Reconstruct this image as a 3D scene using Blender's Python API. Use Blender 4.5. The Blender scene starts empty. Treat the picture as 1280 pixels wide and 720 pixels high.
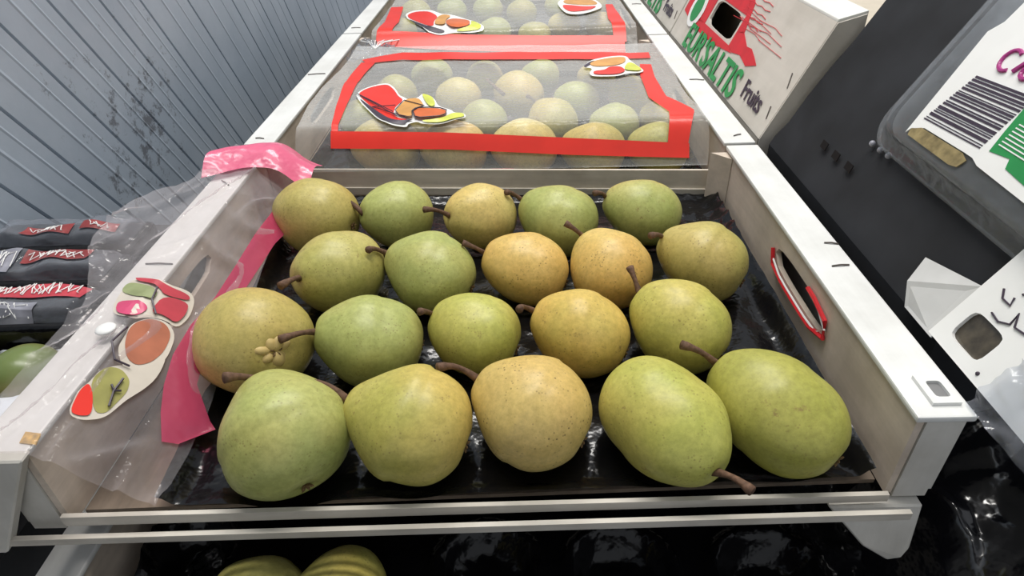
import bpy, bmesh, math, random
from mathutils import Vector, Matrix, noise
random.seed(7)
sc = bpy.context.scene
COL = sc.collection

# ---------------------------------------------------------------- camera
cam_d = bpy.data.cameras.new('camera'); cam = bpy.data.objects.new('camera', cam_d); COL.objects.link(cam)
cam_d.sensor_width = 36; cam_d.lens = 22.5; cam_d.clip_start = .01; cam_d.clip_end = 30
_yaw, _pit, _rol = -0.02147, 0.60659, -0.03503
_f = Vector((math.sin(_yaw)*math.cos(_pit), math.cos(_yaw)*math.cos(_pit), -math.sin(_pit)))
_r = Vector((math.cos(_yaw), -math.sin(_yaw), 0)); _u = _r.cross(_f)
_r2 = math.cos(_rol)*_r + math.sin(_rol)*_u; _u2 = -math.sin(_rol)*_r + math.cos(_rol)*_u
cam.matrix_world = Matrix(((_r2.x, _u2.x, -_f.x, .02715), (_r2.y, _u2.y, -_f.y, -.22596), (_r2.z, _u2.z, -_f.z, .24565), (0, 0, 0, 1)))
sc.camera = cam
# ---------------------------------------------------------------- world, exposure, lamps
w = bpy.data.worlds.new('market_hall'); sc.world = w; w.use_nodes = True
w.node_tree.nodes['Background'].inputs[0].default_value = (.90, .94, 1.0, 1)
w.node_tree.nodes['Background'].inputs[1].default_value = .45
sc.view_settings.view_transform = 'Standard'; sc.view_settings.look = 'None'
sc.view_settings.gamma = 1; sc.view_settings.use_curve_mapping = False
sc.view_settings.exposure = 0.25
def lamp(name, loc, rot, sx, sy, power, col=(1, .97, .92)):
    l = bpy.data.lights.new(name, 'AREA'); l.shape = 'RECTANGLE'; l.size = sx; l.size_y = sy; l.energy = power; l.color = col
    o = bpy.data.objects.new(name, l); COL.objects.link(o); o.location = loc; o.rotation_euler = rot; return o
lamp('ceiling_light', (-.25, 1.25, 1.75), (math.radians(-30), 0, 0), 1.5, .18, 24)
lamp('ceiling_light', (.05, .30, 1.9), (0, 0, 0), 1.5, .18, 24)

# ---------------------------------------------------------------- node helpers
def newmat(name):
    m = bpy.data.materials.new(name); m.use_nodes = True
    nt = m.node_tree; b = nt.nodes['Principled BSDF']
    return m, nt, b
def N(nt, t, **k):
    n = nt.nodes.new(t)
    for a, v in k.items():
        if a.startswith('_'): n.inputs[a[1:].replace('_', ' ')].default_value = v
        else: setattr(n, a, v)
    return n
def L(nt, a, b): nt.links.new(a, b)
def ramp(nt, src, stops):
    r = nt.nodes.new('ShaderNodeValToRGB')
    while len(r.color_ramp.elements) < len(stops): r.color_ramp.elements.new(.5)
    for e, (p, c) in zip(r.color_ramp.elements, stops):
        e.position = p; e.color = (c[0], c[1], c[2], 1)
    L(nt, src, r.inputs[0]); return r
def coords(nt, rnd=False):
    tc = N(nt, 'ShaderNodeTexCoord')
    if not rnd: return tc.outputs['Object']
    oi = N(nt, 'ShaderNodeObjectInfo'); ad = N(nt, 'ShaderNodeVectorMath', operation='MULTIPLY_ADD')
    cmb = N(nt, 'ShaderNodeCombineXYZ'); L(nt, oi.outputs['Random'], cmb.inputs[0]); L(nt, oi.outputs['Random'], cmb.inputs[1])
    L(nt, cmb.outputs[0], ad.inputs[0]); ad.inputs[1].default_value = (37, 61, 0); L(nt, tc.outputs['Object'], ad.inputs[2])
    return ad.outputs[0]
def noi(nt, co, scale, detail=3, rough=.5):
    n = N(nt, 'ShaderNodeTexNoise'); n.inputs['Scale'].default_value = scale; n.inputs['Detail'].default_value = detail
    n.inputs['Roughness'].default_value = rough; L(nt, co, n.inputs['Vector']); return n.outputs[0]
def bump(nt, b, h, s, d=.001):
    bp = N(nt, 'ShaderNodeBump'); bp.inputs['Strength'].default_value = s; bp.inputs['Distance'].default_value = d
    L(nt, h, bp.inputs['Height']); L(nt, bp.outputs[0], b.inputs['Normal']); return bp
def mixc(nt, fac, a, b, mode='MIX'):
    m = N(nt, 'ShaderNodeMix', data_type='RGBA', blend_type=mode)
    if isinstance(fac, float): m.inputs[0].default_value = fac
    else: L(nt, fac, m.inputs[0])
    for i, v in ((6, a), (7, b)):
        if isinstance(v, tuple): m.inputs[i].default_value = (v[0], v[1], v[2], 1)
        else: L(nt, v, m.inputs[i])
    return m.outputs[2]
def plain(name, c, rough=.6, spec=.5, var=.06, scale=60, bmp=.15):
    m, nt, b = newmat(name); co = coords(nt)
    n = noi(nt, co, scale, 4)
    r = ramp(nt, n, [(.3, tuple(x*(1-var) for x in c)), (.7, tuple(min(1, x*(1+var)) for x in c))])
    L(nt, r.outputs[0], b.inputs['Base Color']); b.inputs['Roughness'].default_value = rough
    b.inputs['Specular IOR Level'].default_value = spec
    if bmp: bump(nt, b, n, bmp, .0006)
    return m
def pearmat(name, c1, c2, blush=None, bl=.5, spot=.5):
    m, nt, b = newmat('pear_skin_'+name); co = coords(nt, True)
    base = ramp(nt, noi(nt, co, 22, 3), [(.32, c1), (.68, c2)]).outputs[0]
    if blush:
        base = mixc(nt, ramp(nt, noi(nt, co, 13, 2), [(.5-bl*.3, (0, 0, 0)), (.78-bl*.3, (1, 1, 1))]).outputs[0], base, blush)
    mott = ramp(nt, noi(nt, co, 260, 5, .7), [(.33, (.74, .74, .66)), (.64, (1.06, 1.06, 1.02))]).outputs[0]
    base = mixc(nt, .8, base, mott, 'MULTIPLY')
    v = N(nt, 'ShaderNodeTexVoronoi', feature='F1'); v.inputs['Scale'].default_value = 420; L(nt, co, v.inputs['Vector'])
    dots = ramp(nt, v.outputs['Distance'], [(.14, (1, 1, 1)), (.30, (0, 0, 0))]).outputs[0]
    dm = mixc(nt, 1.0, dots, ramp(nt, noi(nt, co, 70, 2), [(.46, (0, 0, 0)), (.62, (1, 1, 1))]).outputs[0], 'MULTIPLY')
    base = mixc(nt, mixc(nt, 1.0, dm, (spot, spot, spot), 'MULTIPLY'), base, (.17, .11, .035))
    rus = ramp(nt, noi(nt, co, 62, 6, .75), [(.63, (0, 0, 0)), (.70, (.75, .75, .75))]).outputs[0]
    base = mixc(nt, rus, base, (.24, .155, .055))
    L(nt, base, b.inputs['Base Color']); b.inputs['Roughness'].default_value = .40
    b.inputs['Specular IOR Level'].default_value = .45
    b.inputs['Subsurface Weight'].default_value = .06; b.inputs['Subsurface Radius'].default_value = (.006, .005, .001); b.inputs['Subsurface Scale'].default_value = .6
    bump(nt, b, noi(nt, co, 330, 4), .22, .0005)
    return m
def ply(name, c, grain=.14, rough=.65, dirt=.3, axis=0):
    m, nt, b = newmat(name); co = coords(nt)
    mp = N(nt, 'ShaderNodeMapping'); s = [140, 140, 140]; s[axis] = 9; mp.inputs['Scale'].default_value = s; L(nt, co, mp.inputs[0])
    g = noi(nt, mp.outputs[0], 1, 5, .6)
    a = ramp(nt, g, [(.3, tuple(x*(1-grain) for x in c)), (.7, tuple(min(1, x*(1+grain*.5)) for x in c))]).outputs[0]
    d = ramp(nt, noi(nt, co, 17, 5, .6), [(.38, (1-dirt, 1-dirt*1.05, 1-dirt*1.15)), (.6, (1, 1, 1))]).outputs[0]
    L(nt, mixc(nt, .8, a, d, 'MULTIPLY'), b.inputs['Base Color']); b.inputs['Roughness'].default_value = rough
    bump(nt, b, g, .25, .0006); return m
def film(name, tint, haze, hazecol=(.9, .9, .92), rough=.16, wr=28, edge=.5, bs=.5):
    """thin transparent plastic: clear + a little gloss and milky haze"""
    m, nt, b = newmat(name); co = coords(nt)
    b.inputs['Base Color'].default_value = (*hazecol, 1); b.inputs['Roughness'].default_value = rough
    b.inputs['Specular IOR Level'].default_value = .8
    n = noi(nt, co, wr, 3, .6)
    bump(nt, b, n, bs, .006)
    tr = N(nt, 'ShaderNodeBsdfTransparent'); tr.inputs[0].default_value = (*tint, 1)
    lw = N(nt, 'ShaderNodeLayerWeight'); lw.inputs[0].default_value = .25
    mm = N(nt, 'ShaderNodeMath', operation='MULTIPLY_ADD'); L(nt, lw.outputs['Facing'], mm.inputs[0]); mm.inputs[1].default_value = edge; mm.inputs[2].default_value = haze
    n2 = N(nt, 'ShaderNodeMath', operation='MULTIPLY_ADD'); L(nt, noi(nt, co, 9, 3), n2.inputs[0]); n2.inputs[1].default_value = .6*haze; L(nt, mm.outputs[0], n2.inputs[2])
    n2.use_clamp = True
    mx = N(nt, 'ShaderNodeMixShader'); L(nt, n2.outputs[0], mx.inputs[0]); L(nt, tr.outputs[0], mx.inputs[1]); L(nt, b.outputs[0], mx.inputs[2])
    L(nt, mx.outputs[0], nt.nodes['Material Output'].inputs['Surface']); return m

M = {}
M['green'] = pearmat('green', (0.370, 0.411, 0.125), (0.470, 0.488, 0.165), (0.515, 0.444, 0.150), .15, .5)
M['lime'] = pearmat('lime', (0.414, 0.433, 0.090), (0.526, 0.511, 0.130), (0.582, 0.477, 0.130), .25, .5)
M['lime_tan'] = pearmat('lime_tan', (0.426, 0.400, 0.090), (0.549, 0.488, 0.150), (0.616, 0.466, 0.130), .4, .6)
M['tan'] = pearmat('tan', (0.470, 0.400, 0.120), (0.571, 0.477, 0.170), (0.538, 0.400, 0.120), .35, .5)
M['tan_green'] = pearmat('tan_green', (0.414, 0.400, 0.110), (0.515, 0.466, 0.155), (0.538, 0.422, 0.140), .3, .6)
M['yellow'] = pearmat('yellow', (0.582, 0.500, 0.160), (0.706, 0.588, 0.220), (0.694, 0.488, 0.160), .35, .6)
M['orange'] = pearmat('orange', (0.627, 0.466, 0.140), (0.739, 0.555, 0.190), (0.717, 0.444, 0.130), .5, .7)
M['orange_green'] = pearmat('orange_green', (0.504, 0.455, 0.100), (0.672, 0.511, 0.150), (0.717, 0.455, 0.120), .6, .5)
M['orange_tan'] = pearmat('orange_tan', (0.560, 0.455, 0.150), (0.694, 0.544, 0.220), (0.650, 0.455, 0.150), .5, .95)
M['olive'] = pearmat('olive', (0.358, 0.355, 0.070), (0.459, 0.433, 0.110), None, 0, .35)
M['stem'] = plain('pear_stem_bark', (.13, .072, .045), .7, .3, .35, 400, .5)
M['calyx'] = plain('pear_calyx', (.16, .10, .045), .8, .2, .4, 500, .6)
M['knob'] = plain('pear_calyx_knob', (.58, .43, .17), .5, .4, .12, 200, .2)
M['rim'] = ply('white_coated_ply', (.76, .765, .745), .05, .5, .14, 1)
M['wall'] = ply('inner_ply', (.70, .60, .50), .12, .65, .28, 1)
M['front'] = ply('edge_ply', (.62, .58, .51), .16, .6, .25, 0)
M['backply'] = ply('grey_ply', (.74, .67, .57), .14, .6, .25, 0)
M['floorply'] = ply('floor_ply', (.27, .215, .165), .22, .75, .4, 1)
M['post'] = ply('white_post', (.66, .64, .59), .06, .55, .22, 2)
M['gap'] = plain('dark_hole', (.012, .01, .01), .8, .1)
M['staple'] = plain('staple_steel', (.09, .075, .065), .4, .6)
M['redink'] = plain('red_ink', (.62, .02, .03), .4, .5, .1, 50, 0)
M['red'] = plain('red_film_print', (.78, .035, .02), .3, .5, .06, 30, 0)
M['white'] = plain('white_ink', (.85, .85, .83), .35, .5, .03, 40, 0)
M['dark'] = plain('dark_ink', (.045, .03, .05), .4, .5, .2, 60, 0)
M['tanink'] = plain('tan_ink', (.66, .33, .09), .35, .5, .15, 60, 0)
M['orangeink'] = plain('orange_ink', (.66, .15, .04), .35, .5, .1, 60, 0)
M['leafink'] = plain('leaf_ink', (.62, .66, .10), .35, .5, .15, 60, 0)
M['pinkink'] = plain('pink_ink', (.62, .07, .17), .35, .5, .12, 60, 0)
M['redbag'] = plain('bag_red_ink', (.50, .05, .07), .35, .5, .12, 60, 0)
M['brownink'] = plain('bag_brown_ink', (.42, .14, .075), .35, .5, .14, 60, 0)
M['bagpear'] = plain('bag_pear_ink', (.33, .31, .09), .35, .5, .2, 60, 0)
M['baggreen'] = plain('bag_green_ink', (.30, .34, .16), .35, .5, .2, 60, 0)
M['cream'] = plain('cream_ink', (.62, .56, .48), .35, .5, .08, 60, 0)
def blackplastic(name, c=(.006, .006, .008), rough=.16, sc_=26, s=.6, spec=.6):
    m, nt, b = newmat(name); co = coords(nt)
    b.inputs['Base Color'].default_value = (*c, 1); b.inputs['Roughness'].default_value = rough; b.inputs['Specular IOR Level'].default_value = spec
    bump(nt, b, noi(nt, co, sc_, 4, .6), s, .004); return m
M['tray'] = blackplastic('black_tray_plastic', (.004, .004, .005), .17, 26, .6, .4)
M['crinkle'] = blackplastic('black_crinkled_film', (.006, .006, .008), .14, 22, .5, .8)
M['matblack'] = plain('dark_matt_board', (.014, .015, .018), .75, .35, .35, 25, .5)
M['film'] = film('clear_film', (.99, .99, .985), .085, (.97, .96, .93))
M['filmbag'] = film('clear_bag_film', (.95, .92, .92), .05, (.74, .70, .72), .10, 34, .50, 1.0)
M['pinkfilm'] = film('pink_translucent_film', (.80, .22, .32), .42, (.62, .075, .16), .25, 24, .3, .5)
M['pinkroll'] = film('pink_rolled_film', (.85, .25, .38), .62, (.80, .14, .26), .25, 30, .3, .5)
M['packfilm'] = film('pack_stretch_film', (.85, .87, .90), .10, (.42, .44, .49), .07, 34, .5, .9)
M['clam'] = film('clamshell_plastic', (.88, .90, .92), .10, (.42, .44, .47), .12, 40, .4, .5)

# ---------------------------------------------------------------- mesh helpers
def obj(name, bm, mat, parent=None, smooth=False, loc=None):
    me = bpy.data.meshes.new(name)
    bmesh.ops.recalc_face_normals(bm, faces=bm.faces)
    bm.to_mesh(me); bm.free()
    for x in (mat if isinstance(mat, (list, tuple)) else [mat]): me.materials.append(M[x] if isinstance(x, str) else x)
    if smooth:
        for p in me.polygons: p.use_smooth = True
    o = bpy.data.objects.new(name, me); COL.objects.link(o)
    if parent: o.parent = parent
    if loc: o.location = loc
    return o
def tag(o, label, cat, group=None):
    o['label'] = label; o['category'] = cat
    if group: o['group'] = group
    return o
def thing(name, label, cat, loc=(0, 0, 0), group=None):
    o = bpy.data.objects.new(name, None); COL.objects.link(o); o.location = loc; o.empty_display_size = .02
    return tag(o, label, cat, group)
def B(): return bmesh.new()
def hexa(bm, P, mi=0):
    """8 points: bottom ring then top ring"""
    v = [bm.verts.new(p) for p in P]
    for f in ((0, 3, 2, 1), (4, 5, 6, 7), (0, 1, 5, 4), (1, 2, 6, 5), (2, 3, 7, 6), (3, 0, 4, 7)):
        bm.faces.new([v[i] for i in f]).material_index = mi
def box(bm, x0, x1, y0, y1, z0, z1, mi=0):
    hexa(bm, [(x0, y0, z0), (x1, y0, z0), (x1, y1, z0), (x0, y1, z0), (x0, y0, z1), (x1, y0, z1), (x1, y1, z1), (x0, y1, z1)], mi)
def prism(bm, pts, d, mi=0):
    """polygon (3D points) pushed along vector d"""
    d = Vector(d); a = [bm.verts.new(p) for p in pts]; b = [bm.verts.new(Vector(p)+d) for p in pts]
    n = len(pts)
    bm.faces.new(a).material_index = mi; bm.faces.new(b[::-1]).material_index = mi
    for i in range(n): bm.faces.new([a[i], b[i], b[(i+1) % n], a[(i+1) % n]]).material_index = mi
def bevel(bm, w, seg=2):
    bmesh.ops.recalc_face_normals(bm, faces=bm.faces)
    bmesh.ops.bevel(bm, geom=list(bm.edges), offset=w, segments=seg, affect='EDGES', profile=.6)
def tube(bm, pts, rad, n=8, mi=0):
    pts = [Vector(p) for p in pts]; rings = []
    for i, p in enumerate(pts):
        t = (pts[min(i+1, len(pts)-1)]-pts[max(i-1, 0)]).normalized()
        a = t.cross(Vector((0, 0, 1)));
        if a.length < .05: a = t.cross(Vector((1, 0, 0)))
        a.normalize(); b = t.cross(a); r = rad[i] if isinstance(rad, (list, tuple)) else rad
        rings.append([bm.verts.new(p+a*r*math.cos(k*2*math.pi/n)+b*r*math.sin(k*2*math.pi/n)) for k in range(n)])
    for i in range(len(rings)-1):
        for k in range(n): bm.faces.new([rings[i][k], rings[i][(k+1) % n], rings[i+1][(k+1) % n], rings[i+1][k]]).material_index = mi
    bm.faces.new(rings[0][::-1]).material_index = mi; bm.faces.new(rings[-1]).material_index = mi
def grid(bm, fn, nu, nv, mi=0):
    V = [[bm.verts.new(fn(i/nu, j/nv)) for j in range(nv+1)] for i in range(nu+1)]
    for i in range(nu):
        for j in range(nv): bm.faces.new([V[i][j], V[i+1][j], V[i+1][j+1], V[i][j+1]]).material_index = mi
def thicken(bm, t):
    """give a sheet a real thickness"""
    bmesh.ops.recalc_face_normals(bm, faces=bm.faces)
    bmesh.ops.solidify(bm, geom=list(bm.faces), thickness=t)
def decal(bm, pts, fn, off, mi=0):
    """flat print of its own thin thickness, laid on the surface z = fn(x, y)"""
    for _ in range(2):
        pts = [q for i in range(len(pts)) for q in ((.78*pts[i][0]+.22*pts[(i+1) % len(pts)][0], .78*pts[i][1]+.22*pts[(i+1) % len(pts)][1]), (.22*pts[i][0]+.78*pts[(i+1) % len(pts)][0], .22*pts[i][1]+.78*pts[(i+1) % len(pts)][1]))]
    b2 = bmesh.new(); b2.faces.new([b2.verts.new((x, y, 0)) for x, y in pts])
    bmesh.ops.triangulate(b2, faces=list(b2.faces))
    bmesh.ops.subdivide_edges(b2, edges=[e for e in b2.edges if e.calc_length() > .012], cuts=2, use_grid_fill=True)
    bmesh.ops.triangulate(b2, faces=list(b2.faces))
    mp = {v: bm.verts.new((v.co.x, v.co.y, fn(v.co.x, v.co.y)+off)) for v in b2.verts}
    for f in b2.faces:
        q = bm.faces.new([mp[v] for v in f.verts]); q.material_index = mi
    b2.free()
def smooth01(a, b, x):
    x = min(1, max(0, (x-a)/(b-a))); return x*x*(3-2*x)
def nz(x, y, z=0, s=1): return noise.noise(Vector((x*s, y*s, z*s)))
def text_mesh(bm, body, size, sx, place, mi=0, extrude=.0003, bold=0):
    """lettering built as flat solid letters; place(u, v, w) maps text space to the world"""
    cu = bpy.data.curves.new('lettering', 'FONT'); cu.body = body; cu.size = size; cu.extrude = extrude; cu.offset = bold; cu.resolution_u = 4
    o = bpy.data.objects.new('lettering', cu); COL.objects.link(o)
    dg = bpy.context.evaluated_depsgraph_get(); dg.update(); me = o.evaluated_get(dg).to_mesh()
    vs = [bm.verts.new(place(v.co.x*sx, v.co.y, v.co.z)) for v in me.vertices]
    for p in me.polygons:
        try: bm.faces.new([vs[i] for i in p.vertices]).material_index = mi
        except ValueError: pass
    o.evaluated_get(dg).to_mesh_clear(); bpy.data.objects.remove(o); bpy.data.curves.remove(cu)

# ================================================================ setting
def struct(o): o['kind'] = 'structure'; return o
m, nt, b = newmat('blue_grey_painted_panel'); co = coords(nt)
a = ramp(nt, noi(nt, co, 7, 5, .6), [(.35, (.36, .42, .49)), (.68, (.44, .50, .57))]).outputs[0]
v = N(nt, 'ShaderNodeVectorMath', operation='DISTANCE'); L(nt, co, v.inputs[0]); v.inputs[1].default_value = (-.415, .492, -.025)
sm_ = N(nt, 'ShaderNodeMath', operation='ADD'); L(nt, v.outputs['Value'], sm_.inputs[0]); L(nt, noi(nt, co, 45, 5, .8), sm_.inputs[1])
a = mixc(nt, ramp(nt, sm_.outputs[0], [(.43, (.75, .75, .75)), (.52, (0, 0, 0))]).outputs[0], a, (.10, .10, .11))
L(nt, a, b.inputs['Base Color']); b.inputs['Roughness'].default_value = .42; bump(nt, b, noi(nt, co, 120, 4), .2, .0008)
M['panel'] = m
XW = -.415
SL = math.radians(34); CA, SA = math.cos(SL), math.sin(SL)
def wallpt(q, p, x):      # q across the planks, p along them (downwards)
    return (x, q*CA+p*SA, q*SA-p*CA)
bm = B(); box(bm, XW-.03, XW-.006, -.6, 3.4, -.9, 1.3)
wall = struct(obj('wall_left', bm, 'gap'))
QS = [.02, .13, .235, .297, .365, .428, .487, .544, .629, .734, .815, .907, 1.04, 1.18, 1.33, 1.5, 1.7, 1.9, 2.1, 2.35, 2.6]
for i in range(len(QS)-1):
    q0, q1 = QS[i], QS[i+1]; g = .0006; wd = q1-q0
    prof = [(0, -.003), (.0012, 0), (.38*wd, .0004), (.38*wd+.002, .0012), (.38*wd+.005, .0004), (.70*wd, .0002), (.70*wd+.002, .0008), (.70*wd+.004, 0), (wd-2*g-.0012, 0), (wd-2*g, -.003)]
    bm = B(); p0, p1 = -.75, 2.2
    A = [bm.verts.new(wallpt(q0+g+a_, p0, XW+h)) for a_, h in prof]; C2 = [bm.verts.new(wallpt(q0+g+a_, p1, XW+h)) for a_, h in prof]
    for k in range(len(prof)-1): bm.faces.new([A[k], A[k+1], C2[k+1], C2[k]])
    e = [bm.verts.new(wallpt(q0+g, p0, XW-.0055)), bm.verts.new(wallpt(q1-g, p0, XW-.0055)), bm.verts.new(wallpt(q1-g, p1, XW-.0055)), bm.verts.new(wallpt(q0+g, p1, XW-.0055))]
    bm.faces.new(e); bm.faces.new([A[0], C2[0], e[3], e[0]]); bm.faces.new([A[-1], e[1], e[2], C2[-1]])
    obj('plank', bm, 'panel', wall)
M['table'] = plain('dark_table_top', (.035, .04, .045), .5, .4, .25, 20, .3)
bm = B(); box(bm, -2.5, 2.5, -2.5, 3.5, -.95, -.9)
struct(obj('floor', bm, plain('concrete_floor', (.2, .2, .2), .6)))
bm = B(); box(bm, -.405, 1.1, -.55, 1.6, -.9, -.185); bevel(bm, .003, 1)
tag(obj('display_table', bm, 'table'), 'dark grey display surface under the stacked fruit crates', 'table')
bm = B(); box(bm, -.265, .262, .125, 1.42, -.185, -.068)
tag(obj('display_step', bm, 'matblack'), 'dark step carrying the row of three wooden pear crates', 'display step')

# ================================================================ crates
def plate_hole(bm, fn, u0, u1, v0, v1, hu0, hu1, hv0, hv1, pw=4, mi=0, n=32):
    """flat plate (u,v) with a rounded hole; fn(u, v, side) -> point, side 0/1 are the two faces"""
    cu, cv, ru, rv = (hu0+hu1)/2, (hv0+hv1)/2, (hu1-hu0)/2, (hv1-hv0)/2
    angs = [2*math.pi*i/n for i in range(n)]+[math.atan2(v-cv, u-cu) % (2*math.pi) for u in (u0, u1) for v in (v0, v1)]
    angs = sorted(set(round(x, 5) for x in angs)); O = []; I = []
    for t in angs:
        c, s = math.cos(t), math.sin(t)
        k = min((((u1-cu) if c > 0 else (u0-cu))/c) if abs(c) > 1e-6 else 9, (((v1-cv) if s > 0 else (v0-cv))/s) if abs(s) > 1e-6 else 9)
        O.append((cu+k*c, cv+k*s))
        kk = (abs(c/ru)**pw+abs(s/rv)**pw)**(-1/pw); I.append((cu+kk*c, cv+kk*s))
    V = [[bm.verts.new(fn(u, v, sd)) for u, v in R] for sd in (0, 1) for R in (O, I)]
    n = len(angs)
    for i in range(n):
        j = (i+1) % n
        for q in ((V[0][i], V[0][j], V[1][j], V[1][i]), (V[2][i], V[3][i], V[3][j], V[2][j]), (V[0][i], V[2][i], V[2][j], V[0][j]), (V[1][i], V[1][j], V[3][j], V[3][i])):
            bm.faces.new(q).material_index = mi
    return I
def crate(label, yl0, yl1, yr0, yr1, zt=0.0, xc=0.0, zf=-.048, zb=-.028, holes=True, h=.062, dw=0, zfr=0, group='shallow wooden pear crates'):
    t = thing('fruit_crate', label, 'crate', (xc, 0, zt-h-.004), group)
    dz = h+.004
    XI, XO = .2285+dw, .257+dw
    def o(name, bm, mat, smooth=False): return obj(name, bm, mat, t, smooth)
    for s, y0, y1 in ((-1, yl0, yl1), (1, yr0, yr1)):
        bm = B()
        plate_hole(bm, lambda u, v, sd: (s*(XI+(.004 if sd else 0)), u, v+dz), y0+.002, y1-.002, -h, -.004, y0+.29*(y1-y0), y0+.57*(y1-y0), -.036, -.018, 3.2)
        o('side_board', bm, 'wall')
        bm = B(); box(bm, min(s*(XI-.002), s*XO), max(s*(XI-.002), s*XO), y0, y1, dz-.004, dz); bevel(bm, .0012, 2)
        o('rim_ledge', bm, 'rim')
        bm = B(); plate_hole(bm, lambda u, v, sd: (s*(XO-(.001 if sd else .005)), u, v+dz), y0+.004, y1-.004, -h, -.0045, y0+.25*(y1-y0), y0+.61*(y1-y0), -.048, -.010, 3.2)
        o('outer_board', bm, 'post')
        for yy, sg in ((y0, 1), (y1, -1)):            # chamfered corner posts
            if sg < 0:
                bm = B(); a = XI-.0005
                prism(bm, [(s*a, yy+sg*.003, .006), (s*(a-.016), yy+sg*.003, .006), (s*(a-.012), yy+sg*.007, .006), (s*a, yy+sg*.020, .006)], (0, 0, dz-.012 if sg < 0 else dz-.016))
                o('corner_post', bm, 'wall')
            bm = B(); box(bm, min(s*(XI+.0045), s*(XO-.0055)), max(s*(XI+.0045), s*(XO-.0055)), min(yy+sg*.001, yy+sg*.006), max(yy+sg*.001, yy+sg*.006), .002, dz-.0045)
            o('end_post', bm, 'post')
    for nm, ya, yb, top, sg, mt in (('front_board', yl0, yr0, zf-zt if zt else zf, 1, 'front'), ('back_board', yl1, yr1, zb-zt if zt else zb, -1, 'backply')):
        bm = B(); xl = -XI+.001; xr = XI-.001
        ya += sg*-.004; yb += sg*-.004
        dr = zfr if sg > 0 else 0
        zb_ = dz+top-.0075 if sg > 0 else .004
        hexa(bm, [(xl, ya, zb_), (xr, yb, max(.004, zb_-dr)), (xr, yb+.0028, max(.004, zb_-dr)), (xl, ya+.0028, zb_), (xl, ya, dz+top), (xr, yb, dz+top-dr), (xr, yb+.0028, dz+top-dr), (xl, ya+.0028, dz+top)])
        o(nm, bm, mt)
    bm = B(); hexa(bm, [(-XI, yl0+.012, 0), (XI, yr0+.012, 0), (XI, yr1, 0), (-XI, yl1, 0), (-XI, yl0+.012, .003), (XI, yr0+.012, .003), (XI, yr1, .003), (-XI, yl1, .003)])
    o('bottom_panel', bm, 'floorply')
    return t, dz
def staple(t, dz, x0, y0, x1, y1, r=.0006):
    bm = B(); tube(bm, [(x0, y0, dz-.001), (x0, y0, dz+.0006), ((x0+x1)/2, (y0+y1)/2, dz+.0011), (x1, y1, dz+.0006), (x1, y1, dz-.001)], r, 6); obj('staple', bm, 'staple', t)

c1, dz = crate('white-rimmed wooden crate nearest the viewer, holding the loose uncovered pears', -.008, .392, .004, .362, zfr=.0085)
for a in ((-.249, .169, -.229, .168), (.240, .145, .252, .146), (.247, .176, .256, .174), (-.246, .31, -.236, .30)): staple(c1, dz, *a)
# lower edge board under the front board, meeting it near the middle
bm = B(); hexa(bm, [(-.262, -.020, .0045), (.236, -.010, .001), (.236, -.007, .001), (-.262, -.017, .0045), (-.262, -.020, .0095), (.236, -.010, .0065), (.236, -.007, .0065), (-.262, -.017, .0095)])
obj('lower_edge_board', bm, 'front', c1)
bm = B(); prism(bm, [(.196, .0, .0), (.249, .0, .0), (.2470, -.008, -.030), (.2440, -.009, -.037), (.236, -.009, -.039), (.220, -.007, -.028)], (0, .008, 0)); bevel(bm, .001, 1)
obj('corner_foot', bm, 'post', c1)
# red and white printed edge round the right handle hole
def hole_arc(r0, r1, a0, a1, cy, cz, x):
    out = []
    for i in range(17):
        t = a0+(a1-a0)*i/16; c, s = math.cos(t), math.sin(t); k = (abs(c/r0)**3.2+abs(s/r1)**3.2)**(-1/3.2); out.append((x, cy+k*c, cz+k*s))
    return out
yc = .004+.43*.358
bm = B(); tube(bm, hole_arc(.0525, .0115, math.pi*.80, math.pi*2.02, yc, dz-.027, .2262), .0017, 6); obj('hole_red_edge', bm, 'redink', c1)
bm = B(); tube(bm, hole_arc(.0505, .0098, math.pi*.85, math.pi*1.98, yc, dz-.027, .2262), .0008, 6); obj('hole_white_edge', bm, 'white', c1)
# moulded square socket near the right front corner, white button and orange sticker on the left rim
bm = B(); plate_hole(bm, lambda u, v, sd: (u, v, dz+(.0022 if sd else 0)), .2375, .2525, .012, .033, .2415, .2495, .0165, .0285, 6); obj('square_socket', bm, 'rim', c1)
bm = B(); box(bm, .2412, .2498, .016, .029, dz-.001, dz+.0004); obj('socket_recess', bm, plain('grey_recess', (.20, .20, .20)), c1)
bm = B(); bmesh.ops.create_uvsphere(bm, u_segments=20, v_segments=8, radius=.0062, matrix=Matrix.Translation((-.231, .0837, dz+.007)) @ Matrix.Diagonal((1, 1, .35, 1))); obj('button', bm, 'white', c1, True)
bm = B(); prism(bm, [(-.2345, .0055, dz), (-.2255, .004, dz), (-.2235, -.0035, dz), (-.233, -.002, dz)], (0, 0, .0008)); obj('orange_sticker', bm, plain('orange_sticker', (.55, .33, .07), .5, .4, .4, 300, .2), c1)
bm = B(); hexa(bm, [(-.294, -.022, .001), (-.258, -.022, .001), (-.258, -.014, .001), (-.294, -.014, .001), (-.262, -.014, dz), (-.2245, -.014, dz), (-.2245, -.006, dz), (-.262, -.006, dz)]); bevel(bm, .001, 1)
obj('flared_corner_board', bm, 'post', c1)

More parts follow.
